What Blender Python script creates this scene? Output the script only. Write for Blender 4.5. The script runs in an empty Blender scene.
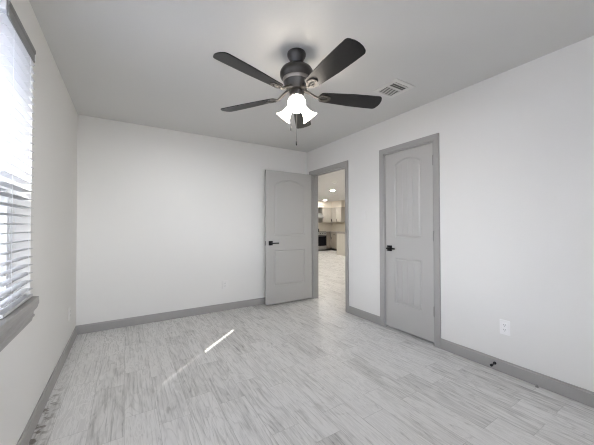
import bpy, bmesh, math, random
from mathutils import Vector, Matrix

# ------------------------------------------------------------------ camera, sky, sun, exposure
SC = bpy.context.scene
COL = SC.collection
R = math.radians
W, D, H = 3.0735, 3.894, 2.44          # right wall, back wall, ceiling
YF = -0.56                             # wall behind the camera
TW = 0.115                             # wall thickness
XE, YE = 9.712, 11.40                  # far corner of the kitchen beyond the doorway

cam_d = bpy.data.cameras.new('camera')
cam = bpy.data.objects.new('camera', cam_d)
COL.objects.link(cam)
cam_d.sensor_width = 36.0
cam_d.lens = 277.06 / 594 * 36
cam_d.clip_start = 0.02
cam.matrix_world = (Matrix.Translation((0.459, 0, 1.189)) @ Matrix.Rotation(R(-31.767), 4, 'Z')
                    @ Matrix.Rotation(R(90.763), 4, 'X') @ Matrix.Rotation(R(-0.131), 4, 'Z'))
SC.camera = cam

SC.view_settings.view_transform = 'Standard'
SC.view_settings.look = 'None'
SC.view_settings.gamma = 1
SC.view_settings.use_curve_mapping = False
SC.view_settings.exposure = 0.41
SC.cycles.use_denoising = True
SC.cycles.filter_width = 1.1
SC.cycles.max_bounces = 14
SC.cycles.diffuse_bounces = 8
SC.cycles.sample_clamp_indirect = 6.0
SC.cycles.blur_glossy = 0.5
SC.cycles.caustics_reflective = False
SC.cycles.caustics_refractive = False

SKY_STRENGTH = 19.0
SUN_STRENGTH = 8.5
SHADE_GLOW = 21.0
CAN_GLOW = 200.0
SUN_AZ, SUN_EL = R(43.5), R(41)

world = bpy.data.worlds.new('world')
SC.world = world
world.use_nodes = True
wn = world.node_tree
bg = wn.nodes['Background']
tcw = wn.nodes.new('ShaderNodeTexCoord')
sepw = wn.nodes.new('ShaderNodeSeparateXYZ')
rampw = wn.nodes.new('ShaderNodeValToRGB')
wn.links.new(tcw.outputs['Generated'], sepw.inputs[0])
wn.links.new(sepw.outputs['Z'], rampw.inputs[0])
rampw.color_ramp.elements[0].position = 0.0
rampw.color_ramp.elements[0].color = (0.94, 0.968, 1.0, 1)
rampw.color_ramp.elements[1].position = 0.8
rampw.color_ramp.elements[1].color = (0.64, 0.745, 1.0, 1)
wn.links.new(rampw.outputs[0], bg.inputs['Color'])
bg.inputs['Strength'].default_value = SKY_STRENGTH

sun_d = bpy.data.lights.new('sun', 'SUN')
sun_d.energy = SUN_STRENGTH
sun_d.angle = R(0.15)
sun_d.color = (1, 0.96, 0.9)
sun = bpy.data.objects.new('sun', sun_d)
COL.objects.link(sun)
sdir = Vector((math.cos(SUN_EL) * math.cos(SUN_AZ), math.cos(SUN_EL) * math.sin(SUN_AZ), -math.sin(SUN_EL)))
sun.rotation_euler = sdir.to_track_quat('-Z', 'Y').to_euler()
sun.location = (-4, -3, 5)

# daylight portal in the window opening (guides the sky's own light, gives none itself)
pd = bpy.data.lights.new('window_portal', 'AREA')
pd.shape = 'RECTANGLE'; pd.size = 1.85; pd.size_y = 1.45
pd.cycles.is_portal = True
po = bpy.data.objects.new('window_portal', pd)
COL.objects.link(po)
po.location = (-0.145, 1.22, 1.49)
po.rotation_euler = Vector((1, 0, 0)).to_track_quat('-Z', 'Z').to_euler()

pd2 = pd.copy(); pd2.size = 1.26; pd2.size_y = 1.45
po2 = bpy.data.objects.new('window_portal', pd2)
COL.objects.link(po2)
po2.location = (0.75, -0.685, 1.42)
po2.rotation_euler = Vector((0, 1, 0)).to_track_quat('-Z', 'Z').to_euler()

# ------------------------------------------------------------------ materials
def mat(name, color, rough=0.5, metal=0.0, bump=0.0, bscale=60.0, var=0.0, vscale=3.0, emit=None, estr=0.0,
        trans=0.0, spec=None, aniso_y=1.0):
    m = bpy.data.materials.new(name)
    m.use_nodes = True
    nt = m.node_tree
    b = nt.nodes['Principled BSDF']
    b.inputs['Base Color'].default_value = (*color, 1)
    b.inputs['Roughness'].default_value = rough
    b.inputs['Metallic'].default_value = metal
    if spec is not None:
        b.inputs['Specular IOR Level'].default_value = spec
    tc = nt.nodes.new('ShaderNodeTexCoord')
    if var > 0:
        n = nt.nodes.new('ShaderNodeTexNoise')
        n.inputs['Scale'].default_value = vscale
        n.inputs['Detail'].default_value = 5
        mp = nt.nodes.new('ShaderNodeMapping')
        mp.inputs['Scale'].default_value = (1, aniso_y, 1)
        nt.links.new(tc.outputs['Object'], mp.inputs[0])
        nt.links.new(mp.outputs[0], n.inputs['Vector'])
        mx = nt.nodes.new('ShaderNodeMix')
        mx.data_type = 'RGBA'
        mx.inputs['A'].default_value = (*[c * (1 - var) for c in color], 1)
        mx.inputs['B'].default_value = (*[min(1, c * (1 + var)) for c in color], 1)
        nt.links.new(n.outputs['Fac'], mx.inputs['Factor'])
        nt.links.new(mx.outputs['Result'], b.inputs['Base Color'])
    if bump > 0:
        n2 = nt.nodes.new('ShaderNodeTexNoise')
        n2.inputs['Scale'].default_value = bscale
        n2.inputs['Detail'].default_value = 3
        nt.links.new(tc.outputs['Object'], n2.inputs['Vector'])
        bp = nt.nodes.new('ShaderNodeBump')
        bp.inputs['Strength'].default_value = bump
        bp.inputs['Distance'].default_value = 0.002
        nt.links.new(n2.outputs['Fac'], bp.inputs['Height'])
        nt.links.new(bp.outputs[0], b.inputs['Normal'])
    if emit:
        b.inputs['Emission Color'].default_value = (*emit, 1)
        b.inputs['Emission Strength'].default_value = estr
    if trans > 0:
        out = nt.nodes['Material Output']
        t = nt.nodes.new('ShaderNodeBsdfTranslucent')
        t.inputs['Color'].default_value = (*color, 1)
        ms = nt.nodes.new('ShaderNodeMixShader')
        ms.inputs[0].default_value = trans
        nt.links.new(b.outputs[0], ms.inputs[1])
        nt.links.new(t.outputs[0], ms.inputs[2])
        nt.links.new(ms.outputs[0], out.inputs[0])
    return m

def floor_material():
    m = bpy.data.materials.new('wood_look_tile')
    m.use_nodes = True
    nt = m.node_tree
    N, L = nt.nodes, nt.links
    b = N['Principled BSDF']
    def math_(op, a, c=None, d=None):
        n = N.new('ShaderNodeMath'); n.operation = op
        for i, v in enumerate((a, c, d)):
            if v is None: continue
            if isinstance(v, (int, float)): n.inputs[i].default_value = v
            else: L.new(v, n.inputs[i])
        return n.outputs[0]
    tc = N.new('ShaderNodeTexCoord')
    sp = N.new('ShaderNodeSeparateXYZ')
    L.new(tc.outputs['Object'], sp.inputs[0])
    X, Y = sp.outputs['X'], sp.outputs['Y']
    PW, PL = 0.179, 0.61
    u = math_('DIVIDE', math_('SUBTRACT', X, 0.459), PW)
    row = math_('FLOOR', u)
    fu = math_('FRACT', u)
    even = math_('MODULO', math_('ADD', row, 200), 2)
    wn1 = N.new('ShaderNodeTexWhiteNoise'); wn1.noise_dimensions = '1D'
    L.new(math_('ADD', row, 0.37), wn1.inputs['W'])
    jit = math_('MULTIPLY', wn1.outputs['Value'], 0.0)
    off = math_('ADD', math_('MULTIPLY', even, -0.177), math_('ADD', 0.82, math_('MULTIPLY', jit, 0.9)))
    v = math_('DIVIDE', math_('SUBTRACT', Y, off), PL)
    idx = math_('FLOOR', v)
    fv = math_('FRACT', v)
    cmb = N.new('ShaderNodeCombineXYZ')
    L.new(row, cmb.inputs[0]); L.new(idx, cmb.inputs[1])
    wn2 = N.new('ShaderNodeTexWhiteNoise'); wn2.noise_dimensions = '2D'
    L.new(cmb.outputs[0], wn2.inputs['Vector'])
    rnd = wn2.outputs['Value']
    rs = N.new('ShaderNodeSeparateColor'); L.new(wn2.outputs['Color'], rs.inputs[0])
    # grain coordinates, shifted from plank to plank
    gx = math_('ADD', X, math_('MULTIPLY', rs.outputs[0], 31.0))
    gy = math_('ADD', Y, math_('MULTIPLY', rs.outputs[1], 57.0))
    def noise(sx, sy, detail, rough, dist, seed):
        c = N.new('ShaderNodeCombineXYZ')
        L.new(math_('MULTIPLY', gx, sx), c.inputs[0]); L.new(math_('MULTIPLY', gy, sy), c.inputs[1])
        c.inputs[2].default_value = seed
        n = N.new('ShaderNodeTexNoise')
        n.inputs['Scale'].default_value = 1.0
        n.inputs['Detail'].default_value = detail
        n.inputs['Roughness'].default_value = rough
        n.inputs['Distortion'].default_value = dist
        L.new(c.outputs[0], n.inputs['Vector'])
        return n.outputs['Fac']
    fine = noise(70, 3.0, 4, 0.7, 0.5, 1.0)
    broad = noise(11, 2.0, 5, 0.6, 1.4, 5.0)
    knots = noise(16, 5.0, 3, 0.6, 1.2, 13.0)
    # growth-ring streaks: contour lines of a stretched noise
    field = noise(7.5, 1.7, 2, 0.45, 0.5, 9.0)
    rings = math_('PINGPONG', math_('MULTIPLY', field, 11.0), 0.5)
    def ramp(src, p0, p1):
        n = N.new('ShaderNodeMapRange'); n.interpolation_type = 'SMOOTHSTEP'
        L.new(src, n.inputs[0]); n.inputs[1].default_value = p0; n.inputs[2].default_value = p1
        return n.outputs[0]
    line = math_('SUBTRACT', 1.0, ramp(rings, 0.0, 0.22))
    line = math_('MULTIPLY', line, math_('ADD', 0.35, math_('MULTIPLY', ramp(broad, 0.40, 0.60), 0.65)))
    knot = ramp(knots, 0.60, 0.74)
    dark = math_('SUBTRACT', 1.0, ramp(broad, 0.30, 0.60))
    streak = math_('SUBTRACT', 1.0, ramp(fine, 0.33, 0.56))
    tot = math_('ADD', math_('MULTIPLY', dark, 0.26), math_('MULTIPLY', streak, 0.30))
    tot = math_('ADD', tot, math_('MULTIPLY', line, 0.19))
    tot = math_('ADD', tot, math_('MULTIPLY', knot, 0.24))
    tot = math_('ADD', tot, math_('MULTIPLY', math_('SUBTRACT', rnd, 0.42), 0.30))
    cr = N.new('ShaderNodeValToRGB')
    L.new(tot, cr.inputs[0])
    e = cr.color_ramp.elements
    e[0].position = 0.10; e[0].color = (0.78, 0.77, 0.75, 1)
    e[1].position = 1.0; e[1].color = (0.19, 0.185, 0.18, 1)
    k = cr.color_ramp.elements.new(0.45); k.color = (0.56, 0.55, 0.53, 1)
    # joints
    ju = math_('MULTIPLY', math_('MINIMUM', fu, math_('SUBTRACT', 1.0, fu)), PW)
    jv = math_('MULTIPLY', math_('MINIMUM', fv, math_('SUBTRACT', 1.0, fv)), PL)
    jd = math_('MINIMUM', ju, jv)
    joint = math_('LESS_THAN', jd, 0.0010)
    mx = N.new('ShaderNodeMix'); mx.data_type = 'RGBA'
    L.new(joint, mx.inputs['Factor'])
    L.new(cr.outputs[0], mx.inputs['A'])
    mx.inputs['B'].default_value = (0.46, 0.45, 0.43, 1)
    L.new(mx.outputs['Result'], b.inputs['Base Color'])
    # brown stains where the tiles meet the left baseboard
    stn = N.new('ShaderNodeTexNoise'); stn.inputs['Scale'].default_value = 22; stn.inputs['Detail'].default_value = 5
    L.new(tc.outputs['Object'], stn.inputs['Vector'])
    near_wall = math_('MULTIPLY', math_('SUBTRACT', 1.0, ramp(X, 0.03, 0.12)), math_('SUBTRACT', 1.0, ramp(math_('ABSOLUTE', math_('SUBTRACT', Y, 2.15)), 0.2, 0.75)))
    sm = math_('MULTIPLY', near_wall, ramp(stn.outputs['Fac'], 0.47, 0.60))
    mx2 = N.new('ShaderNodeMix'); mx2.data_type = 'RGBA'
    L.new(math_('MULTIPLY', sm, 0.8), mx2.inputs['Factor'])
    L.new(mx.outputs['Result'], mx2.inputs['A'])
    mx2.inputs['B'].default_value = (0.10, 0.075, 0.05, 1)
    L.new(mx2.outputs['Result'], b.inputs['Base Color'])
    rr = math_('ADD', 0.27, math_('MULTIPLY', tot, 0.25))
    L.new(rr, b.inputs['Roughness'])
    bp = N.new('ShaderNodeBump')
    bp.inputs['Strength'].default_value = 0.25
    bp.inputs['Distance'].default_value = 0.001
    hh = math_('SUBTRACT', math_('MULTIPLY', tot, -0.5), math_('MULTIPLY', joint, 0.3))
    L.new(hh, bp.inputs['Height'])
    L.new(bp.outputs[0], b.inputs['Normal'])
    return m

M = dict(
    wall=mat('wall_paint', (0.78, 0.768, 0.738), 0.7, bump=0.25, bscale=90),
    ceil=mat('ceiling_paint', (0.67, 0.665, 0.65), 0.8, bump=0.35, bscale=70),
    trim=mat('grey_trim_paint', (0.355, 0.345, 0.33), 0.42, bump=0.05, bscale=30),
    door=mat('grey_door_paint', (0.45, 0.44, 0.42), 0.40, bump=0.12, bscale=45, var=0.02),
    floor=floor_material(),
    black=mat('matte_black_metal', (0.012, 0.012, 0.013), 0.35, metal=0.6),
    steel=mat('satin_nickel', (0.30, 0.29, 0.28), 0.4, metal=0.7),
    white=mat('white_plastic', (0.88, 0.87, 0.86), 0.35),
    switch=mat('ivory_plastic', (0.79, 0.775, 0.75), 0.45),
    slot=mat('dark_slot', (0.03, 0.03, 0.03), 0.6),
    fan=mat('dark_bronze', (0.045, 0.043, 0.042), 0.33, metal=0.6, var=0.15, vscale=30),
    band=mat('brushed_nickel_band', (0.26, 0.24, 0.225), 0.35, metal=0.8),
    iron=mat('antique_bronze_bracket', (0.07, 0.065, 0.06), 0.5, metal=0.6),
    blade=mat('charcoal_blade', (0.012, 0.0115, 0.012), 0.36, var=0.35, vscale=8, aniso_y=9, spec=0.3),
    shade=mat('frosted_glass_lit', (0.9, 0.88, 0.84), 0.4, emit=(1.0, 0.91, 0.79), estr=SHADE_GLOW * 0.8),
    bulb=mat('bulb_lit', (0.9, 0.9, 0.9), 0.4, emit=(1.0, 0.93, 0.82), estr=SHADE_GLOW * 2.2),
    can=mat('recessed_lamp_lit', (0.9, 0.9, 0.9), 0.4, emit=(1.0, 0.955, 0.90), estr=CAN_GLOW),
    slat=mat('white_blind_slat', (0.56, 0.56, 0.56), 0.5, trans=0.02),
    cord=mat('white_cord', (0.75, 0.76, 0.77), 0.6),
    valance=mat('grey_blind_valance', (0.22, 0.22, 0.215), 0.5, var=0.05),
    vinyl=mat('white_vinyl', (0.78, 0.79, 0.80), 0.4),
    reg=mat('register_enamel', (0.70, 0.69, 0.67), 0.4),
    vent_dark=mat('vent_shade_dark', (0.10, 0.10, 0.095), 0.7),
    ground=mat('outdoor_ground', (0.17, 0.16, 0.15), 0.9, var=0.2),
    siding=mat('pale_siding', (0.70, 0.68, 0.68), 0.7, var=0.05),
    cab=mat('pale_greige_cabinet', (0.50, 0.47, 0.42), 0.45, var=0.06, vscale=12),
    cabd=mat('brown_greige_cabinet', (0.30, 0.265, 0.225), 0.45, var=0.08, vscale=12),
    splash=mat('cream_backsplash', (0.80, 0.75, 0.66), 0.35, var=0.04, vscale=10),
    counter=mat('speckled_countertop', (0.36, 0.33, 0.30), 0.3, var=0.3, vscale=40),
    stainless=mat('stainless_steel', (0.55, 0.55, 0.55), 0.3, metal=0.9),
    ovenglass=mat('black_oven_glass', (0.006, 0.006, 0.009), 0.25, spec=0.2),
    toe=mat('dark_toe_kick', (0.05, 0.045, 0.04), 0.7),
    island=mat('pale_island_panel', (0.55, 0.52, 0.46), 0.5, var=0.04),
)
# window glass: clear, lets the daylight and the sun through
g = bpy.data.materials.new('window_glass'); g.use_nodes = True
gn = g.node_tree
tr = gn.nodes.new('ShaderNodeBsdfTransparent'); tr.inputs[0].default_value = (0.97, 0.97, 0.975, 1)
gl = gn.nodes.new('ShaderNodeBsdfGlossy'); gl.inputs['Roughness'].default_value = 0.02
mxs = gn.nodes.new('ShaderNodeMixShader')
mxs.inputs[0].default_value = 0.06; gn.links.new(tr.outputs[0], mxs.inputs[1]); gn.links.new(gl.outputs[0], mxs.inputs[2])
gn.links.new(mxs.outputs[0], gn.nodes['Material Output'].inputs[0])
M['glass'] = g
# added dimming screen: half-transparent dark sheet that weakens the lower sun patch
g2 = bpy.data.materials.new('dimming_screen'); g2.use_nodes = True
gn = g2.node_tree
tr = gn.nodes.new('ShaderNodeBsdfTransparent')
df = gn.nodes.new('ShaderNodeBsdfDiffuse'); df.inputs[0].default_value = (0.10, 0.10, 0.10, 1)
mxs = gn.nodes.new('ShaderNodeMixShader'); mxs.inputs[0].default_value = 0.60
gn.links.new(tr.outputs[0], mxs.inputs[1]); gn.links.new(df.outputs[0], mxs.inputs[2])
gn.links.new(mxs.outputs[0], gn.nodes['Material Output'].inputs[0])
M['screen'] = g2

# ------------------------------------------------------------------ mesh helpers
class MB:
    def __init__(s): s.bm = bmesh.new()
    def box(s, x0, x1, y0, y1, z0, z1, mtx=None):
        vs = [s.bm.verts.new((x, y, z)) for x in (x0, x1) for y in (y0, y1) for z in (z0, z1)]
        for f in ((0, 1, 3, 2), (4, 6, 7, 5), (0, 4, 5, 1), (2, 3, 7, 6), (0, 2, 6, 4), (1, 5, 7, 3)):
            s.bm.faces.new([vs[i] for i in f])
        if mtx: bmesh.ops.transform(s.bm, matrix=mtx, verts=vs)
        return s
    def bbox(s, x0, x1, y0, y1, z0, z1, r=0.002, seg=2, mtx=None):
        t = bmesh.new(); q = MB.__new__(MB); q.bm = t
        q.box(x0, x1, y0, y1, z0, z1)
        bmesh.ops.bevel(t, geom=t.edges[:], offset=r, segments=seg, profile=0.5, affect='EDGES')
        if mtx: bmesh.ops.transform(t, matrix=mtx, verts=t.verts[:])
        s.merge(t); return s
    def merge(s, t):
        me = bpy.data.meshes.new('tmp'); t.to_mesh(me); t.free()
        s.bm.from_mesh(me); bpy.data.meshes.remove(me)
    def lathe(s, prof, n=40, mtx=None, axis_xy=(0, 0)):
        rings = []; allv = []
        for r, z in prof:
            if r < 1e-6:
                v = s.bm.verts.new((axis_xy[0], axis_xy[1], z)); rings.append([v]); allv.append(v)
            else:
                ring = [s.bm.verts.new((axis_xy[0] + r * math.cos(2 * math.pi * k / n),
                                        axis_xy[1] + r * math.sin(2 * math.pi * k / n), z)) for k in range(n)]
                rings.append(ring); allv += ring
        for a, b in zip(rings, rings[1:]):
            for k in range(n):
                k2 = (k + 1) % n
                if len(a) == 1 and len(b) == 1: continue
                if len(a) == 1: s.bm.faces.new((a[0], b[k], b[k2]))
                elif len(b) == 1: s.bm.faces.new((a[k], a[k2], b[0]))
                else: s.bm.faces.new((a[k], a[k2], b[k2], b[k]))
        if mtx: bmesh.ops.transform(s.bm, matrix=mtx, verts=allv)
        return s
    def tube(s, pts, r, n=10, cap=True):
        pts = [Vector(p) for p in pts]; rad = r if isinstance(r, (list, tuple)) else [r] * len(pts)
        rings = []; up = None
        for i, p in enumerate(pts):
            t = (pts[min(i + 1, len(pts) - 1)] - pts[max(i - 1, 0)]).normalized()
            if up is None:
                up = t.orthogonal().normalized()
            up = (up - t * up.dot(t)).normalized(); sd = t.cross(up)
            rings.append([s.bm.verts.new(p + (up * math.cos(2 * math.pi * k / n) + sd * math.sin(2 * math.pi * k / n)) * rad[i]) for k in range(n)])
        for a, b in zip(rings, rings[1:]):
            for k in range(n): s.bm.faces.new((a[k], a[(k + 1) % n], b[(k + 1) % n], b[k]))
        if cap:
            s.bm.faces.new(rings[0][::-1]); s.bm.faces.new(rings[-1])
        return s
    def prism(s, poly, axis, a0, a1, mtx=None):
        """extrude a 2D outline along axis ('X','Y','Z') from a0 to a1"""
        def P(p, a):
            return {'X': (a, p[0], p[1]), 'Y': (p[0], a, p[1]), 'Z': (p[0], p[1], a)}[axis]
        A = [s.bm.verts.new(P(p, a0)) for p in poly]; B = [s.bm.verts.new(P(p, a1)) for p in poly]
        n = len(poly)
        s.bm.faces.new(A[::-1]); s.bm.faces.new(B)
        for k in range(n): s.bm.faces.new((A[k], A[(k + 1) % n], B[(k + 1) % n], B[k]))
        if mtx: bmesh.ops.transform(s.bm, matrix=mtx, verts=A + B)
        return s
    def build(s, name, m, parent=None, smooth=False, loc=None):
        bmesh.ops.recalc_face_normals(s.bm, faces=s.bm.faces[:])
        me = bpy.data.meshes.new(name)
        s.bm.to_mesh(me); s.bm.free()
        me.materials.append(m)
        o = bpy.data.objects.new(name, me)
        COL.objects.link(o)
        if parent is not None: o.parent = parent
        if loc is not None: o.location = loc
        if smooth:
            for p in me.polygons: p.use_smooth = True
            try: me.set_sharp_from_angle(angle=R(38))
            except Exception: pass
        return o

def tag(o, label, cat, group=None):
    o['label'] = label; o['category'] = cat
    if group: o['group'] = group
    return o
def struct(o, label=None):
    o['kind'] = 'structure'
    if label: o['label'] = label
    return o
def empty(name, loc=(0, 0, 0), rz=0):
    o = bpy.data.objects.new(name, None); COL.objects.link(o)
    o.location = loc; o.rotation_euler = (0, 0, rz)
    return o

# ------------------------------------------------------------------ the room
# window opening in the left wall, doorways in the right wall
WY0, WY1, WZ0, WZ1 = 0.30, 2.145, 0.765, 2.185
EY0, EY1, EZ = 2.93, 3.75, 2.035       # entry doorway
CY0, CY1, CZ = 1.625, 2.25, 2.04       # closet doorway
LT = 0.14                              # left wall thickness

struct(MB().box(-LT, XE + 0.12, YF - 0.12, YE + 0.12, -0.1, 0.0).build('floor', M['floor']), 'grey wood-look plank tile floor')
struct(MB().box(-LT, XE + 0.12, YF - 0.12, YE + 0.12, H, H + 0.1).build('ceiling', M['ceil']), 'flat off-white ceiling')
b = MB()
b.box(-LT, 0, YF - 0.12, WY0, 0, H); b.box(-LT, 0, WY1, D + 0.12, 0, H)
b.box(-LT, 0, WY0, WY1, 0, WZ0); b.box(-LT, 0, WY0, WY1, WZ1, H)
struct(b.build('wall_left', M['wall']), 'window wall on the left')
struct(MB().box(0, W, D, D + 0.12, 0, H).build('wall_back', M['wall']), 'plain white back wall')
b = MB()
b.box(W, W + TW, YF - 0.12, CY0, 0, H); b.box(W, W + TW, CY1, EY0, 0, H); b.box(W, W + TW, EY1, YE, 0, H)
b.box(W, W + TW, CY0, CY1, CZ, H); b.box(W, W + TW, EY0, EY1, EZ, H)
struct(b.build('wall_right', M['wall']), 'white right wall with two doorways')
b = MB(); QX0, QX1, QZ0, QZ1 = 0.12, 1.38, 0.80, 2.12     # opening of the added window behind the camera
b.box(0, QX0, YF - 0.12, YF, 0, H); b.box(QX1, W, YF - 0.12, YF, 0, H)
b.box(QX0, QX1, YF - 0.12, YF, 0, QZ0); b.box(QX0, QX1, YF - 0.12, YF, QZ1, H)
struct(b.build('wall_front', M['wall']), 'wall behind the camera')
b = MB()
b.box(W + TW + 0.6, W + TW + 0.7, 1.1, 2.78, 0, H); b.box(W + TW, W + TW + 0.6, 1.1, 1.2, 0, H)
b.box(W + TW, W + TW + 0.6, 2.68, 2.78, 0, H)
struct(b.build('wall_closet', M['wall']), 'closet walls behind the closed door')
struct(MB().box(W + TW + 0.7, XE, 2.68, 2.78, 0, H).build('wall_hall_side', M['wall']), 'near wall of the room beyond')
struct(MB().box(XE, XE + 0.12, 2.68, YE + 0.12, 0, H).build('wall_kitchen_right', M['wall']), 'right-hand kitchen wall')
struct(MB().box(W, XE, YE, YE + 0.12, 0, H).build('wall_kitchen_back', M['wall']), 'far kitchen wall')

# baseboards, with a small stepped top
def base_profile(t=0.014, h=0.098):
    return [(0, 0), (t, 0), (t, h - 0.014), (t - 0.005, h - 0.009), (t - 0.007, h), (0, h)]
struct(MB().prism([(p[0], p[1]) for p in base_profile()], 'Y', YF, D).build('baseboard_left', M['trim']))
struct(MB().prism([(D - p[0], p[1]) for p in base_profile()], 'X', 0, W).build('baseboard_back', M['trim']))
b = MB()
for y0, y1 in ((YF, CY0 - 0.06), (CY1 + 0.06, EY0 - 0.06), (EY1 + 0.06, D)):
    b.prism([(W - p[0], p[1]) for p in base_profile()], 'Y', y0, y1)
struct(b.build('baseboard_right', M['trim']))

# door casings with jambs (trim_1 entry, trim_2 closet)
def casing(name, y0, y1, z, stop_x):
    b = MB(); cw = 0.06
    prof = [(0, 0), (0.010, 0.0), (0.014, 0.008), (0.016, 0.045), (0.018, 0.052), (0.018, cw), (0, cw)]   # depth off wall, distance from opening
    for side in (-1, 1):                              # both faces of the wall
        x = W if side < 0 else W + TW
        # mitred frame: sweep the profile round three sides
        path = [(y0, 0.0, (-1, 0)), (y0, z, (-1, 1)), (y1, z, (1, 1)), (y1, 0.0, (1, 0))]
        rings = []
        for (py, pz, (dy, dz)) in path:
            rings.append([b.bm.verts.new((x + side * d, py + dy * w_, pz + dz * w_)) for d, w_ in prof])
        for a, c in zip(rings, rings[1:]):
            n = len(prof)
            for k in range(n): b.bm.faces.new((a[k], a[(k + 1) % n], c[(k + 1) % n], c[k]))
        b.bm.faces.new(rings[0]); b.bm.faces.new(rings[-1][::-1])
    e = 0.001
    b.box(W - e, W + TW + e, y0 - 0.0005, y0 + 0.012, 0, z); b.box(W - e, W + TW + e, y1 - 0.012, y1 + 0.0005, 0, z)
    b.box(W - e, W + TW + e, y0 + 0.012, y1 - 0.012, z - 0.012, z)
    b.box(stop_x, stop_x + 0.035, y0 + 0.012, y0 + 0.023, 0, z - 0.012)
    b.box(stop_x, stop_x + 0.035, y1 - 0.023, y1 - 0.012, 0, z - 0.012)
    b.box(stop_x, stop_x + 0.035, y0 + 0.023, y1 - 0.023, z - 0.023, z - 0.012)
    return struct(b.build(name, M['trim']))
casing('trim_1', EY0, EY1, EZ, W + 0.042)
casing('trim_2', CY0, CY1, CZ, W + 0.042)

# ------------------------------------------------------------------ doors
def door_slab(width, height, t, stile, lo, up, apex, grooves):
    """slab in its own frame: x 0..width, front face y=0 looking to -y, z 0..height; two recessed panels, the upper with a cambered head"""
    b = MB(); bm = b.bm
    px0, px1 = stile, width - stile
    for face, sy in ((0.0, 1), (t, -1)):
        def side_panel(z0, z1, za):
            cx = (px0 + px1) / 2; hw = (px1 - px0) / 2
            def outline(ins, y):
                hwi = hw - ins
                n = 16; pts = []
                rise = za - z1
                for k in range(n + 1):
                    u = 1 - 2 * k / n
                    zz = z1 - ins + rise * (1 - u * u) if rise > 0 else z1 - ins
                    pts.append((cx + hwi * u, y, zz))
                return [(cx - hwi, y, z0 + ins), (cx + hwi, y, z0 + ins)] + pts
            loops = []
            for ins, dep in ((0.0, 0.0), (0.008, 0.007), (0.016, 0.008), (0.034, 0.002)):
                loops.append([bm.verts.new(p) for p in outline(ins, face + sy * dep)])
            for a, c in zip(loops, loops[1:]):
                n = len(a)
                for k in range(n): bm.faces.new((a[k], a[(k + 1) % n], c[(k + 1) % n], c[k]))
            # raised field in strips with v-grooves
            ins = 0.034; hwi = hw - ins; rise = za - z1
            xs = {cx - hwi: 0, cx + hwi: 0}
            for k in range(1, 24): xs[cx - hwi + 2 * hwi * k / 24] = 0
            for gk in range(1, grooves + 1):
                gxx = cx - hwi + 2 * hwi * gk / (grooves + 1)
                for kx in [q for q in xs if abs(q - gxx) < 0.007]: del xs[kx]
                xs[gxx - 0.005] = 0; xs[gxx] = 0.004; xs[gxx + 0.005] = 0
            xl = sorted(xs); prev = None
            for q in xl:
                u = (q - cx) / hwi
                zt = z1 - ins + (rise * (1 - u * u) if rise > 0 else 0)
                y = face + sy * (0.002 + xs[q])
                cur = (bm.verts.new((q, y, z0 + ins)), bm.verts.new((q, y, zt)))
                if prev: bm.faces.new((prev[0], cur[0], cur[1], prev[1]))
                prev = cur
            return loops[0]
        l1 = side_panel(lo[0], lo[1], lo[1]); l2 = side_panel(up[0], up[1], apex)
        rect = [bm.verts.new(p) for p in ((0, face, 0), (width, face, 0), (width, face, height), (0, face, height))]
        edges = []
        for lp in (l1, l2, rect):
            for k in range(len(lp)):
                e_ = bm.edges.get((lp[k], lp[(k + 1) % len(lp)])) or bm.edges.new((lp[k], lp[(k + 1) % len(lp)]))
                edges.append(e_)
        bmesh.ops.triangle_fill(bm, use_beauty=True, use_dissolve=False, edges=edges)
        if sy == 1: front = rect
        else: back = rect
    for k in range(4): bm.faces.new((front[k], front[(k + 1) % 4], back[(k + 1) % 4], back[k]))
    return b

def lever(parent, x, z, y, direc, sgn, length=0.115):
    """square rosette and flat lever on the face y; sgn -1 sticks out to -y"""
    s = MB()
    ya, yb = sorted((y, y + sgn * 0.009))
    s.bbox(x - 0.033, x + 0.033, ya, yb, z - 0.033, z + 0.033, 0.002)
    s.tube([(x, y, z), (x, y + sgn * 0.05, z)], 0.010, 14)
    xa, xb = sorted((x - direc * 0.012, x + direc * length))
    ya, yb = sorted((y + sgn * 0.042, y + sgn * 0.055))
    s.bbox(xa, xb, ya, yb, z - 0.009, z + 0.009, 0.003)
    return s.build('door_lever', M['black'], parent, smooth=True)

def hinge(parent, x, y, z, sgn_leaf=1):
    s = MB()
    s.tube([(x, y, z - 0.045), (x, y, z + 0.045)], 0.006, 12)
    s.tube([(x, y, z + 0.045), (x, y, z + 0.051)], [0.007, 0.003], 12)
    s.tube([(x, y, z - 0.051), (x, y, z - 0.045)], [0.003, 0.007], 12)
    s.box(min(x, x + sgn_leaf * 0.004), max(x, x + sgn_leaf * 0.004) + 0.001, y, y + 0.02, z - 0.044, z + 0.044)
    return s.build('hinge', M['steel'], parent, smooth=True)

# entry door, swung open flat in front of the back wall: its hinge edge is at the far jamb
EW = 0.815
d1 = door_slab(EW, 2.007, 0.035, 0.135, (0.265, 0.80), (1.02, 1.80), 1.885, 0).build('door_1', M['door'])
struct(d1, 'open grey two-panel entry door')
d1.location = (W - 0.028 - EW, 3.728, 0.024)
lever(d1, 0.072, 0.912, 0.0, 1, -1)
lever(d1, 0.072, 0.912, 0.035, 1, 1)
MB().bbox(-0.001, 0.001, 0.006, 0.029, 0.88, 0.945, 0.0004).build('latch_plate', M['black'], d1)
for z in (0.25, 1.02, 1.80): hinge(d1, EW + 0.008, 0.010, z, -1)

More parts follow.
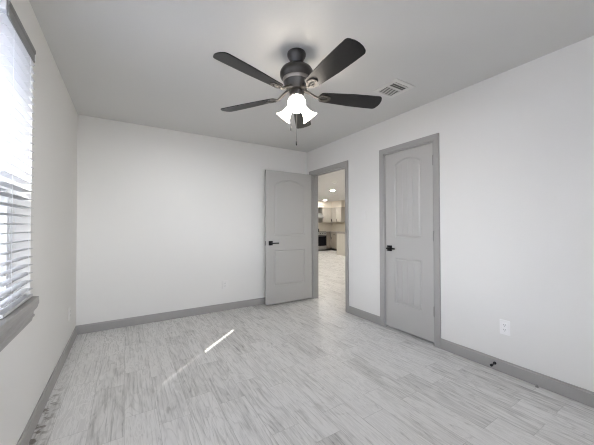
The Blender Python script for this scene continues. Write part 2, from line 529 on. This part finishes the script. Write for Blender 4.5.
# closet door, closed, hinges on the side nearer the camera
CW = CY1 - CY0 - 0.030
d2 = door_slab(CW, 1.998, 0.035, 0.13, (0.285, 0.80), (1.035, 1.86), 1.915, 3).build('door_2', M['door'])
struct(d2, 'closed grey two-panel closet door')
d2.rotation_euler = (0, 0, R(-90))             # local x runs to -Y, local -y faces -X (into the room)
d2.location = (W + 0.004, CY1 - 0.015, 0.026)
lever(d2, 0.058, 0.905, 0.0, 1, -1, 0.105)
for z in (0.31, 1.06, 1.82): hinge(d2, CW + 0.006, -0.006, z, -1)

# ------------------------------------------------------------------ window: frame, sashes, glass, stool and apron
win = empty('window_1', (0, 0, 0)); struct(win, 'white window behind the blinds on the left wall')
b = MB(); fx0, fx1 = -LT + 0.005, -0.075; f = 0.035
mull = 1.665
b.box(fx0, fx1, WY0, WY0 + f, WZ0, WZ1); b.box(fx0, fx1, WY1 - f, WY1, WZ0, WZ1)
b.box(fx0, fx1, WY0 + f, WY1 - f, WZ0, WZ0 + f); b.box(fx0, fx1, WY0 + f, WY1 - f, WZ1 - f, WZ1)
b.build('window_frame', M['vinyl'], win)
zm = 1.40
for nm, z0, z1, x0, x1 in (('lower_sash', WZ0 + f, zm + 0.02, -0.105, -0.08), ('upper_sash', zm - 0.02, WZ1 - f, -0.132, -0.107)):
    b = MB(); y0, y1 = WY0 + f, WY1 - f; r = 0.032
    b.box(x0, x1, y0, y0 + r, z0, z1); b.box(x0, x1, y1 - r, y1, z0, z1)
    b.box(x0, x1, y0 + r, y1 - r, z0, z0 + r); b.box(x0, x1, y0 + r, y1 - r, z1 - r, z1)
    s_ = b.build(nm, M['vinyl'], win)
    MB().box((x0 + x1) / 2 - 0.002, (x0 + x1) / 2 + 0.002, y0 + r, y1 - r, z0 + r, z1 - r).build('glass_pane', M['glass'], s_)
MB().box(-0.1345, -0.1335, WY0 + f, WY1 - f, WZ0 + f, zm - 0.02).build('dimming_screen', M['screen'], win)  # added to dim the sun that comes through the lower sash
# stool (inside sill) with horns, and a moulded apron with returned ends
b = MB()
SY1 = WY1 + 0.008; SY0 = WY0 - 0.03
b.prism([(-0.072, WY0), (0.0, WY0), (0.0, SY0), (0.037, SY0), (0.037, SY1), (0.0, SY1), (0.0, WY1), (-0.072, WY1)], 'Z', 0.7652, 0.790)
bmesh.ops.bevel(b.bm, geom=[e_ for e_ in b.bm.edges if all(v_.co.x > 0.03 for v_ in e_.verts)], offset=0.004, segments=2, profile=0.5, affect='EDGES')
ws = b.build('window_stool', M['trim'], win, smooth=True)
prof = [(0, 0.7645), (0.033, 0.7645), (0.033, 0.745), (0.030, 0.739), (0.029, 0.730), (0.024, 0.718), (0.016, 0.708), (0.013, 0.700),
        (0.013, 0.690), (0.017, 0.686), (0.017, 0.676), (0.010, 0.668), (0.008, 0.655), (0.0, 0.650)]
b = MB(); rings = []
for yend, sg in ((SY0 + 0.035, 1), (SY1 - 0.006, -1)):
    rings.append([b.bm.verts.new((px_, yend - sg * (px_ - 0.004), pz_)) for px_, pz_ in prof])
n = len(prof)
for k in range(n): b.bm.faces.new((rings[0][k], rings[0][(k + 1) % n], rings[1][(k + 1) % n], rings[1][k]))
b.bm.faces.new(rings[0][::-1]); b.bm.faces.new(rings[1])
b.build('window_apron', M['trim'], win)
w2 = empty('window_added'); struct(w2, 'added unseen window behind the camera, brightening the back wall')  # added out of view to bring daylight onto the back wall
b = MB(); f = 0.04; ya, yb = YF - 0.115, YF - 0.06
b.box(QX0, QX0 + f, ya, yb, QZ0, QZ1); b.box(QX1 - f, QX1, ya, yb, QZ0, QZ1)
b.box(QX0 + f, QX1 - f, ya, yb, QZ0, QZ0 + f); b.box(QX0 + f, QX1 - f, ya, yb, QZ1 - f, QZ1)
xm = (QX0 + QX1) / 2; b.box(xm - 0.025, xm + 0.025, ya, yb, QZ0 + f, QZ1 - f)
fo = b.build('window_frame', M['vinyl'], w2)
for xa, xb in ((QX0 + f, xm - 0.025), (xm + 0.025, QX1 - f)):
    MB().box(xa, xb, YF - 0.09, YF - 0.086, QZ0 + f, QZ1 - f).build('glass_pane', M['glass'], fo)
# ground outside
struct(MB().box(-3.0, W + 1.5, -3.2, YF - 0.12, 2.46, 2.54).build('roof_sun_block', M['siding']), 'added porch roof that keeps the sun out of the rear window')  # added out of view so no sun falls through the rear opening
struct(MB().box(-0.45, -LT, -1.0, 5.0, 2.36, 2.42).build('roof_eave', M['siding']), 'unseen roof eave above the window, depth set to cut off the sun patch')  # overhang sized so the sun patch ends where it should
struct(MB().box(-30, 20, -25, 25, -0.35, -0.25).build('ground', M['ground']), 'ground outside the window')
struct(MB().box(-4.8, -4.5, -5, 14, -0.25, 2.6).build('wall_sky_block', M['siding']), 'added pale wall that blocks the low sky outside the left window')  # added to hold back sky light on the slats

# ------------------------------------------------------------------ blinds
def blind(y0, y1, label, first):
    root = empty('window_blind', (-0.012, (y0 + y1) / 2, 0.79))
    tag(root, label, 'blind')
    hw = (y1 - y0) / 2
    MB().bbox(-0.026, 0.026, -hw, hw, 1.345, 1.390, 0.003).build('headrail', M['vinyl'], root)
    # moulded valance board across the front, turned back at its ends
    v = MB()
    vp = [(0.0265, 1.322), (0.032, 1.322), (0.034, 1.328), (0.032, 1.334), (0.032, 1.366), (0.035, 1.371), (0.037, 1.376), (0.037, 1.389), (0.0265, 1.389)]
    v.prism(vp, 'Y', -hw + 0.002, hw - 0.045)
    v.build('valance', M['valance'], root)
    sl = MB(); pitch = 0.0455; z = 0.050; tilt = R(SLAT_TILT); zs = []
    while z < 1.33:
        zs.append(z); z += pitch
    for z in zs:
        n = 6; top = []; bot = []
        for k in range(n + 1):
            u = -1 + 2 * k / n
            xx = 0.025 * u; zz = 0.0028 * (1 - u * u)
            top.append((xx * math.cos(tilt) - zz * math.sin(tilt), z + xx * math.sin(tilt) + zz * math.cos(tilt)))
            zz -= 0.0028
            bot.append((xx * math.cos(tilt) - zz * math.sin(tilt), z + xx * math.sin(tilt) + zz * math.cos(tilt)))
        sl.prism(top + bot[::-1], 'Y', -hw + 0.002, hw - 0.002)
    sl.build('slats', M['slat'], root, smooth=True)
    MB().bbox(-0.026, 0.026, -hw + 0.002, hw - 0.002, 0.004, 0.020, 0.003).build('bottom_rail', M['slat'], root)
    n_l = 2 if y1 - y0 < 0.8 else 4
    for k in range(n_l):
        yy = -hw + 0.10 + k * (2 * hw - 0.20) / (n_l - 1)
        c = MB()
        for xx in (-0.0262, 0.0262):
            c.tube([(xx, yy, 0.02), (xx, yy, 1.346)], 0.0009, 6)
        for z in zs:
            c.tube([(-0.026, yy, z - 0.0015 - 0.026 * math.tan(tilt)), (0.026, yy, z - 0.0015 + 0.026 * math.tan(tilt))], 0.0006, 4)
        c.build('ladder_cord', M['cord'], root)
    return root
SLAT_TILT = 3
blind(1.678, WY1 - 0.006, 'white slatted window blind with grey valance on the left wall', True)
blind(WY0 + 0.006, 1.619, 'added wider white blind out of view, spaced to leave a gap for the sun', False)  # added out of view; the slit between both blinds makes the sun patch

# ------------------------------------------------------------------ ceiling fan
FX, FY = 1.505, 1.69
fan = empty('ceiling_fan', (FX, FY, H))
tag(fan, 'dark five-blade ceiling fan with three lit glass shades', 'ceiling fan')
def z_(z): return z - H
MB().lathe([(0, 0), (0.064, 0), (0.068, -0.008), (0.067, -0.022), (0.060, -0.036), (0.051, -0.050), (0.045, -0.066), (0.039, -0.076), (0.030, -0.081), (0, -0.081)], 48).build('canopy', M['fan'], fan, True)
MB().lathe([(0, -0.080), (0.014, -0.080), (0.014, -0.094), (0.026, -0.096), (0.028, -0.108), (0, -0.108)], 32).build('downrod', M['fan'], fan, True)
mh = MB().lathe([(0, -0.104), (0.060, -0.104), (0.088, -0.110), (0.108, -0.122), (0.119, -0.140), (0.121, -0.158), (0.117, -0.176), (0.104, -0.190), (0, -0.190)], 56).build('motor_housing', M['fan'], fan, True)
MB().lathe([(0.0, -0.189), (0.099, -0.189), (0.101, -0.194), (0.097, -0.210), (0.094, -0.214), (0, -0.214)], 56).build('nickel_band', M['band'], mh, True)
MB().lathe([(0, -0.213), (0.093, -0.213), (0.088, -0.232), (0.078, -0.253), (0.068, -0.272), (0, -0.272)], 56).build('motor_base', M['fan'], fan, True)
MB().lathe([(0, -0.270), (0.045, -0.270), (0.050, -0.276), (0.052, -0.300), (0.048, -0.312), (0.030, -0.318), (0, -0.318)], 40).build('switch_housing', M['fan'], fan, True)
MB().lathe([(0, -0.316), (0.030, -0.316), (0.036, -0.326), (0.036, -0.356), (0.022, -0.374), (0.010, -0.380), (0.008, -0.388), (0, -0.392)], 40).build('light_fitter', M['iron'], fan, True)

def blade_mesh():
    """blade along +x with its root at x=0.165, tip at 0.655"""
    b = MB(); out = []
    r0, r1 = 0.165, 0.655
    w0, w1 = 0.048, 0.070
    pts = []
    for k in range(9):                                    # rounded root
        a = R(90 + 180 * k / 8)
        pts.append((r0 + 0.030 + 0.030 * math.cos(a), w0 * math.sin(a)))
    low = [(r0 + 0.08, -w0 - 0.004), (r0 + 0.25, -w1 + 0.004), (r1 - 0.10, -w1)]
    tip = []
    cr = 0.028
    for k in range(7):
        a = R(-90 + 75 * k / 6); tip.append((r1 - 0.038 + cr * math.cos(a), -w1 + cr + cr * math.sin(a)))
    for k in range(1, 6):
        u = -1 + 2 * k / 6
        tip.append((r1 - 0.009 + 0.009 * (1 - u * u), u * (w1 - cr * 0.75)))
    for k in range(7):
        a = R(15 + 75 * k / 6); tip.append((r1 - 0.038 + cr * math.cos(a), w1 - cr + cr * math.sin(a)))
    pts = pts + low + tip + [(q[0], -q[1]) for q in low[::-1]]
    b.prism(pts, 'Z', -0.003, 0.003)
    return b
PITCH = R(-13)
BZ = 2.135 - H
for k in range(5):
    a = -0.348 + k * 2 * math.pi / 5
    m_ = Matrix.Rotation(a, 4, 'Z') @ Matrix.Translation((0, 0, BZ)) @ Matrix.Rotation(PITCH, 4, 'X')
    bl = blade_mesh(); bmesh.ops.bevel(bl.bm, geom=[e_ for e_ in bl.bm.edges if e_.is_manifold and e_.calc_face_angle(0) > 1.2], offset=0.0015, segments=1, affect='EDGES')
    bo = bl.build('blade', M['blade'], fan, True); bo.matrix_local = m_
    ir = MB()                                             # pierced oval bracket under the blade with a curved arm to the hub
    ring_o, ring_i = [], []
    n = 28
    for q in range(n):
        t = 2 * math.pi * q / n
        ex = 0.052 + 0.006 * math.cos(t)
        ring_o.append((0.205 + 0.050 * math.cos(t), 0.034 * math.sin(t)))
        ring_i.append((0.203 + 0.030 * math.cos(t), 0.016 * math.sin(t)))
    lo_, hi_ = -0.0105, -0.0035
    V = [[ir.bm.verts.new((x, y, z)) for x, y in rg] for rg, z in ((ring_o, lo_), (ring_i, lo_ + 0.001), (ring_i, hi_), (ring_o, hi_))]
    for A, B in zip(V, V[1:] + V[:1]):
        for q in range(n): ir.bm.faces.new((A[q], A[(q + 1) % n], B[(q + 1) % n], B[q]))
    ir.tube([(0.055, 0, 0.040), (0.075, 0, 0.036), (0.100, 0, 0.024), (0.125, 0, 0.008), (0.148, 0, -0.006), (0.168, 0, -0.008)], [0.012, 0.012, 0.010, 0.009, 0.010, 0.008], 12)
    ir.tube([(0.182, 0, -0.007), (0.226, 0, -0.007)], 0.0045, 10)
    for sx, sy in ((0.190, 0.024), (0.190, -0.024), (0.243, 0)):
        ir.lathe([(0, -0.0135), (0.003, -0.013), (0.0045, -0.0105), (0.0045, -0.009)], 10, axis_xy=(sx, sy))
    io = ir.build('blade_bracket', M['iron'], fan, True); io.matrix_local = m_

# three bell shades on short arms; one turned towards the camera
cam_az = math.atan2(0 - FY, 0.459 - FX)
for k in range(3):
    a = cam_az + k * 2 * math.pi / 3
    rad = Vector((math.cos(a), math.sin(a), 0))
    p0 = Vector((0.020, 0, -0.345)); tilt = R(32 if k == 0 else 46)          # axis: outwards and down
    ax = Vector((math.cos(a) * math.cos(tilt), math.sin(a) * math.cos(tilt), -math.sin(tilt)))
    start = rad * 0.030 + Vector((0, 0, -0.363))
    neck = start + ax * 0.030
    MB().tube([start, start + ax * 0.02, neck], [0.012, 0.011, 0.020], 16).build('lamp_arm', M['iron'], fan, True)
    rot = ax.to_track_quat('Z', 'Y').to_matrix().to_4x4()
    prof = [(0.019, -0.004), (0.024, 0.004), (0.026, 0.018), (0.029, 0.036), (0.035, 0.056), (0.045, 0.075), (0.057, 0.088), (0.061, 0.092),
            (0.0585, 0.092), (0.054, 0.087), (0.042, 0.074), (0.032, 0.055), (0.026, 0.036), (0.023, 0.018), (0.021, 0.004), (0.016, 0.0)]
    so = MB().lathe(prof, 36).build('lamp_shade', M['shade'], fan, True)
    so.matrix_local = Matrix.Translation(neck) @ rot
    bb = MB().lathe([(0.0, 0.0), (0.012, 0.0), (0.013, 0.018), (0.018, 0.034), (0.024, 0.050), (0.0255, 0.062), (0.022, 0.072), (0.013, 0.079), (0, 0.081)], 24)
    bb.build('bulb', M['bulb'], so, True)
for (cx_, cy_, zb) in ((-0.040, 0.012, 1.872), (0.006, 0.014, 1.775)):
    c = MB(); c.tube([(cx_ * 0.9, cy_, -0.335), (cx_, cy_, zb + 0.03 - H)], 0.0011, 6)
    c.lathe([(0, 0.034), (0.0035, 0.030), (0.005, 0.015), (0.0055, 0.004), (0.003, 0), (0, 0)], 12, Matrix.Translation((cx_, cy_, zb - H)))
    c.build('pull_chain', M['iron'], fan, True)

# ------------------------------------------------------------------ ceiling register
vx0, vx1, vy0, vy1 = 2.405, 2.66, 1.535, 1.800
reg = empty('ceiling_vent', ((vx0 + vx1) / 2, (vy0 + vy1) / 2, H))
tag(reg, 'white louvred air vent in the ceiling right of the fan', 'ceiling vent')
cx_, cy_ = (vx0 + vx1) / 2, (vy0 + vy1) / 2
secs = [(1.573, 1.583), (1.598, 1.645), (1.663, 1.778)]
hx0, hx1 = 2.443, 2.620
b = MB(); zt, zb = 0.0, -0.006
def fr_box(x0, x1, y0, y1): b.box(x0 - cx_, x1 - cx_, y0 - cy_, y1 - cy_, zb, zt)
fr_box(vx0, hx0, vy0, vy1); fr_box(hx1, vx1, vy0, vy1)
ys = [vy0] + [q for s in secs for q in s] + [vy1]
for k in range(0, len(ys), 2): fr_box(hx0, hx1, ys[k], ys[k + 1])
b.build('vent_frame', M['reg'], reg)
b = MB()
b.box(hx0 - cx_ - 0.001, hx1 - cx_ + 0.001, 1.57 - cy_, 1.78 - cy_, -0.0008, -0.0003)
b.build('vent_shade_sheet', M['vent_dark'], reg)  # thin dark sheet standing in for the shade inside the vent
b = MB()
for (ya, yb), num, ang in zip(secs, (0, 1, 6), (0, 15, -12)):
    for k in range(num):
        yy = ya + (k + 0.5) * (yb - ya) / num - cy_
        m_ = Matrix.Translation((0, yy, -0.004)) @ Matrix.Rotation(R(ang), 4, 'X')
        b.box(hx0 - cx_, hx1 - cx_, -0.0028, 0.0028, -0.0004, 0.0004, m_)
b.build('louvre', M['reg'], reg)

# ------------------------------------------------------------------ outlets, switch, door stop
def outlet(loc, rz, label, m=None):
    m = m or M['white']
    """plate whose front faces local -y"""
    r_ = empty('wall_outlet', loc, rz); tag(r_, label, 'outlet')
    MB().bbox(-0.036, 0.036, -0.006, 0.0, -0.059, 0.059, 0.002).build('cover_plate', m, r_)
    for zc in (-0.0195, 0.0195):
        q = MB().bbox(-0.017, 0.017, -0.009, -0.005, zc - 0.0145, zc + 0.0145, 0.003).build('receptacle', m, r_)
        s = MB()
        s.box(-0.0075, -0.0055, -0.0096, -0.0088, zc - 0.002, zc + 0.007); s.box(0.0055, 0.0075, -0.0096, -0.0088, zc - 0.001, zc + 0.007)
        s.box(-0.002, 0.002, -0.0096, -0.0088, zc - 0.010, zc - 0.006)
        s.build('slot', M['slot'], q)
    MB().lathe([(0, -0.0072), (0.003, -0.007), (0.0035, -0.006)], 12, Matrix.Rotation(R(-90), 4, 'X') @ Matrix.Translation((0, 0, 0))).build('screw', M['white'], r_)
    return r_
outlet((W, 1.030, 0.367), R(-90), 'white wall outlet on the right wall, nearest the camera')
outlet((1.665, D, 0.362), 0, 'white outlet low on the back wall beside the open door', M['switch'])
outlet((0.0, 3.45, 0.35), R(90), 'white outlet low on the shaded left wall near the corner', M['switch'])
sw = empty('light_switch', (W, 2.585, 1.32), R(-90)); tag(sw, 'white light switch plate between the two doors', 'switch')
MB().bbox(-0.036, 0.036, -0.006, 0, -0.059, 0.059, 0.002).build('cover_plate', M['switch'], sw)
MB().bbox(-0.016, 0.016, -0.0085, -0.005, -0.033, 0.033, 0.0015).build('rocker', M['switch'], sw)

ds = empty('door_stop', (W - 0.014, 1.10, 0.055)); tag(ds, 'small black door stop sticking out of the right baseboard', 'door stop')
MB().tube([(0, 0, 0), (-0.004, 0, 0)], 0.012, 20).build('mounting_base', M['black'], ds, True)
MB().tube([(-0.003, 0, 0), (-0.055, -0.002, 0.0)], 0.0055, 14).build('rod', M['black'], ds, True)
MB().tube([(-0.052, -0.002, 0), (-0.056, -0.002, 0), (-0.068, -0.002, 0), (-0.071, -0.002, 0)], [0.009, 0.0105, 0.0105, 0.008], 18).build('rubber_tip', M['black'], ds, True)
# low stub at the foot of the baseboard
nb = MB().lathe([(0, 0.016), (0.006, 0.015), (0.009, 0.010), (0.010, 0.0), (0, 0)], 16).build('floor_stub', M['steel'])
nb.location = (W - 0.030, 0.82, 0.0); tag(nb, 'tiny grey stub on the floor at the foot of the right baseboard', 'stub')

# ------------------------------------------------------------------ beyond the doorway: ceiling lamps and kitchen
def can(x, y, label, grp=None):
    r_ = empty('recessed_light', (x, y, H)); tag(r_, label, 'ceiling light', grp)
    MB().lathe([(0.070, 0), (0.095, 0), (0.094, -0.004), (0.080, -0.007), (0.070, -0.004), (0.070, 0)], 32).build('trim_ring', M['white'], r_, True)
    MB().lathe([(0, -0.002), (0.070, -0.002), (0.070, -0.0005), (0, -0.0005)], 32).build('lens', M['can'], r_, True)
can(6.64, 7.60, 'lit recessed ceiling light seen through the doorway, nearer one')
can(8.62, 10.62, 'lit recessed ceiling light above the kitchen range, farther one')
for (x, y) in ((4.6, 4.2), (7.6, 4.6), (4.4, 8.6), (5.2, 10.6), (8.6, 6.6), (6.6, 10.2), (7.3, 9.6), (4.4, 6.4), (6.4, 4.4), (9.0, 5.2)):  # extra lamps added out of sight to brighten the kitchen
    can(x, y, 'added recessed light out of sight of the doorway, brightening the room beyond', 'added fill lights of the room beyond')
sd = empty('smoke_detector', (5.49, 6.11, H)); tag(sd, 'round smoke detector on the ceiling beyond the doorway', 'smoke detector')
MB().lathe([(0, 0), (0.070, 0), (0.070, -0.012), (0, -0.012)], 32).build('mounting_plate', M['white'], sd, True)
MB().lathe([(0, -0.011), (0.062, -0.012), (0.058, -0.030), (0.040, -0.036), (0, -0.036)], 32).build('cover', M['white'], sd, True)

def shaker(b, u0, u1, z0, z1, place, fr=0.055, t=0.02, rec=0.008):
    """framed door panel; place(u0,u1,n0,n1,z0,z1) adds a box"""
    place(b, u0, u1, 0, t - rec, z0, z1)
    for q in ((u0, u0 + fr, z0, z1), (u1 - fr, u1, z0, z1), (u0 + fr, u1 - fr, z0, z0 + fr), (u0 + fr, u1 - fr, z1 - fr, z1)):
        place(b, q[0], q[1], t - rec, t, q[2], q[3])
def placer(kind, front):
    if kind == 'Y':     # front faces -Y
        return lambda b, u0, u1, n0, n1, z0, z1: b.box(u0, u1, front - n1, front - n0, z0, z1)
    return lambda b, u0, u1, n0, n1, z0, z1: b.box(front - n1, front - n0, u0, u1, z0, z1)
def cabinet(name, kind, u0, u1, front, depth, z0, z1, doors, label, cat, group, mt, drawer=False, toe=False):
    r_ = empty(name, (0, 0, 0)); tag(r_, label, cat, group)
    pl = placer(kind, front)
    b = MB(); pl(b, u0, u1, -depth, 0, z0 + (0.10 if toe else 0), z1); b.build('body', mt, r_)
    if toe:
        b = MB(); pl(b, u0, u1, -depth, -0.06, 0, 0.10); b.build('toe_kick', M['toe'], r_)
    zb = z0 + (0.12 if toe else 0.01); zt_ = z1 - 0.01
    if drawer:
        b = MB(); pl(b, u0 + 0.01, u1 - 0.01, 0, 0.02, zt_ - 0.15, zt_); dr = b.build('drawer', mt, r_)
        b = MB(); pl(b, (u0 + u1) / 2 - 0.06, (u0 + u1) / 2 + 0.06, 0.02, 0.035, zt_ - 0.085, zt_ - 0.07); b.build('drawer_pull', M['black'], dr)
        zt_ -= 0.17
    w_ = (u1 - u0) / doors
    for k in range(doors):
        b = MB(); shaker(b, u0 + k * w_ + 0.008, u0 + (k + 1) * w_ - 0.008, zb, zt_, pl); dd = b.build('door', mt, r_)
        hz = zt_ - 0.16 if z0 < 1 else zb + 0.04
        hu = u0 + k * w_ + (0.035 if k % 2 else w_ - 0.045)
        b = MB(); pl(b, hu, hu + 0.012, 0.02, 0.035, hz, hz + 0.12); b.build('door_handle', M['black'], dd)
    return r_
UF, BF = YE - 0.33, YE - 0.62
cabinet('wall_cabinet', 'Y', 8.80, XE - 0.33, UF, 0.33, 1.37, 2.12, 1, 'pale wall cabinet beside the range hood, left of the kitchen corner', 'cabinet', 'wall cabinets', M['cab'])
cabinet('wall_cabinet', 'X', 10.72, YE - 0.33, XE - 0.33, 0.33, 1.37, 2.12, 1, 'narrow pale wall cabinet in the kitchen corner', 'cabinet', 'wall cabinets', M['cab'])
cabinet('wall_cabinet', 'X', 10.30, 10.70, XE - 0.33, 0.33, 1.37, 2.12, 1, 'pale wall cabinet on the right kitchen wall, nearest the doorway', 'cabinet', 'wall cabinets', M['cab'])
cabinet('base_cabinet', 'X', 10.22, YE - 0.66, XE - 0.62, 0.62, 0, 0.88, 1, 'brownish base cabinet with a drawer under the kitchen countertop', 'cabinet', 'base cabinets', M['cabd'], drawer=True, toe=True)
cabinet('base_cabinet', 'X', 9.60, 10.21, XE - 0.62, 0.61, 0, 0.88, 1, 'second base cabinet, mostly hidden behind the pale peninsula', 'cabinet', 'base cabinets', M['cabd'], drawer=True, toe=True)
cb = MB(); cb.box(8.80, XE - 0.63, YE - 0.62, YE - 0.002, 0.10, 0.88); 
cbo = cb.build('corner_cabinet', M['cabd']); tag(cbo, 'corner base cabinet between the range and the right-hand run', 'cabinet')
b = MB(); b.box(8.80, XE, YE - 0.65, YE - 0.001, 0.88, 0.915); b.box(XE - 0.65, XE - 0.001, 9.60, YE - 0.65, 0.88, 0.915)
tag(b.build('kitchen_countertop', M['counter']), 'speckled countertop turning the kitchen corner', 'countertop')
b = MB(); b.box(7.6, XE - 0.001, YE - 0.008, YE - 0.001, 0.915, 1.37); b.box(XE - 0.008, XE - 0.001, 9.6, YE - 0.008, 0.915, 1.37)
struct(b.build('trim_3', M['splash']), 'cream kitchen backsplash')
b = MB(); b.box(7.6, XE - 0.001, YE - 0.33, YE - 0.001, 2.12, H - 0.001); b.box(XE - 0.33, XE - 0.001, 10.30, YE - 0.33, 2.12, H - 0.001)
struct(b.build('trim_4', M['splash']), 'cream soffit above the kitchen cabinets')

rg = empty('kitchen_range', (8.41, YE - 0.35, 0)); tag(rg, 'stainless range with a black oven door beyond the doorway', 'oven')
MB().box(-0.38, 0.38, -0.30, 0.34, 0.04, 0.90).build('body', M['stainless'], rg)
MB().box(-0.38, 0.38, -0.30, 0.34, 0.90, 0.92).build('cooktop', M['ovenglass'], rg)
od = MB().box(-0.37, 0.37, -0.335, -0.30, 0.24, 0.76).build('oven_door', M['ovenglass'], rg)
ob = MB(); ob.tube([(-0.32, -0.375, 0.72), (0.32, -0.375, 0.72)], 0.011, 12); ob.box(-0.31, -0.29, -0.375, -0.335, 0.712, 0.728); ob.box(0.29, 0.31, -0.375, -0.335, 0.712, 0.728)
ob.build('door_handle', M['stainless'], od)
MB().box(-0.37, 0.37, -0.325, -0.30, 0.77, 0.89).build('control_panel', M['stainless'], rg)
for k in range(5):
    MB().lathe([(0, 0.03), (0.018, 0.028), (0.02, 0)], 16, Matrix.Translation((-0.28 + 0.14 * k, -0.325, 0.83)) @ Matrix.Rotation(R(90), 4, 'X')).build('knob', M['black'], rg)
MB().box(-0.37, 0.37, -0.33, -0.30, 0.06, 0.225).build('lower_drawer', M['stainless'], rg)
MB().box(-0.38, 0.38, 0.28, 0.34, 0.92, 1.06).build('back_guard', M['black'], rg)
hd = empty('range_hood', (8.41, YE, 0)); tag(hd, 'steel range hood with a tall chimney above the range', 'range hood')
hb = MB(); pr = [(-0.50, 1.58), (-0.01, 1.58), (-0.01, 1.84), (-0.26, 1.84), (-0.50, 1.63)]
hb.prism([(q[0], q[1]) for q in pr], 'X', -0.38, 0.38); hb.build('canopy', M['stainless'], hd)
MB().box(-0.14, 0.14, -0.325, -0.01, 1.84, 2.12).build('chimney', M['stainless'], hd)

pn = empty('kitchen_peninsula', (0, 0, 0)); tag(pn, 'pale panelled peninsula at the right edge of the doorway view', 'counter')
PX = 7.90
b = MB(); b.box(PX, XE - 0.01, 8.32, 8.90, 0.0, 0.88)
for k in range(14):
    b.box(PX + 0.02 + k * 0.125, PX + 0.125 + k * 0.125, 8.312, 8.32, 0.1, 0.86)
for k in range(4):
    b.box(PX - 0.008, PX, 8.34 + k * 0.14, 8.465 + k * 0.14, 0.1, 0.86)
b.build('panelling', M['island'], pn)
MB().box(PX - 0.03, XE - 0.01, 8.29, 8.93, 0.88, 0.915).build('countertop', M['counter'], pn)
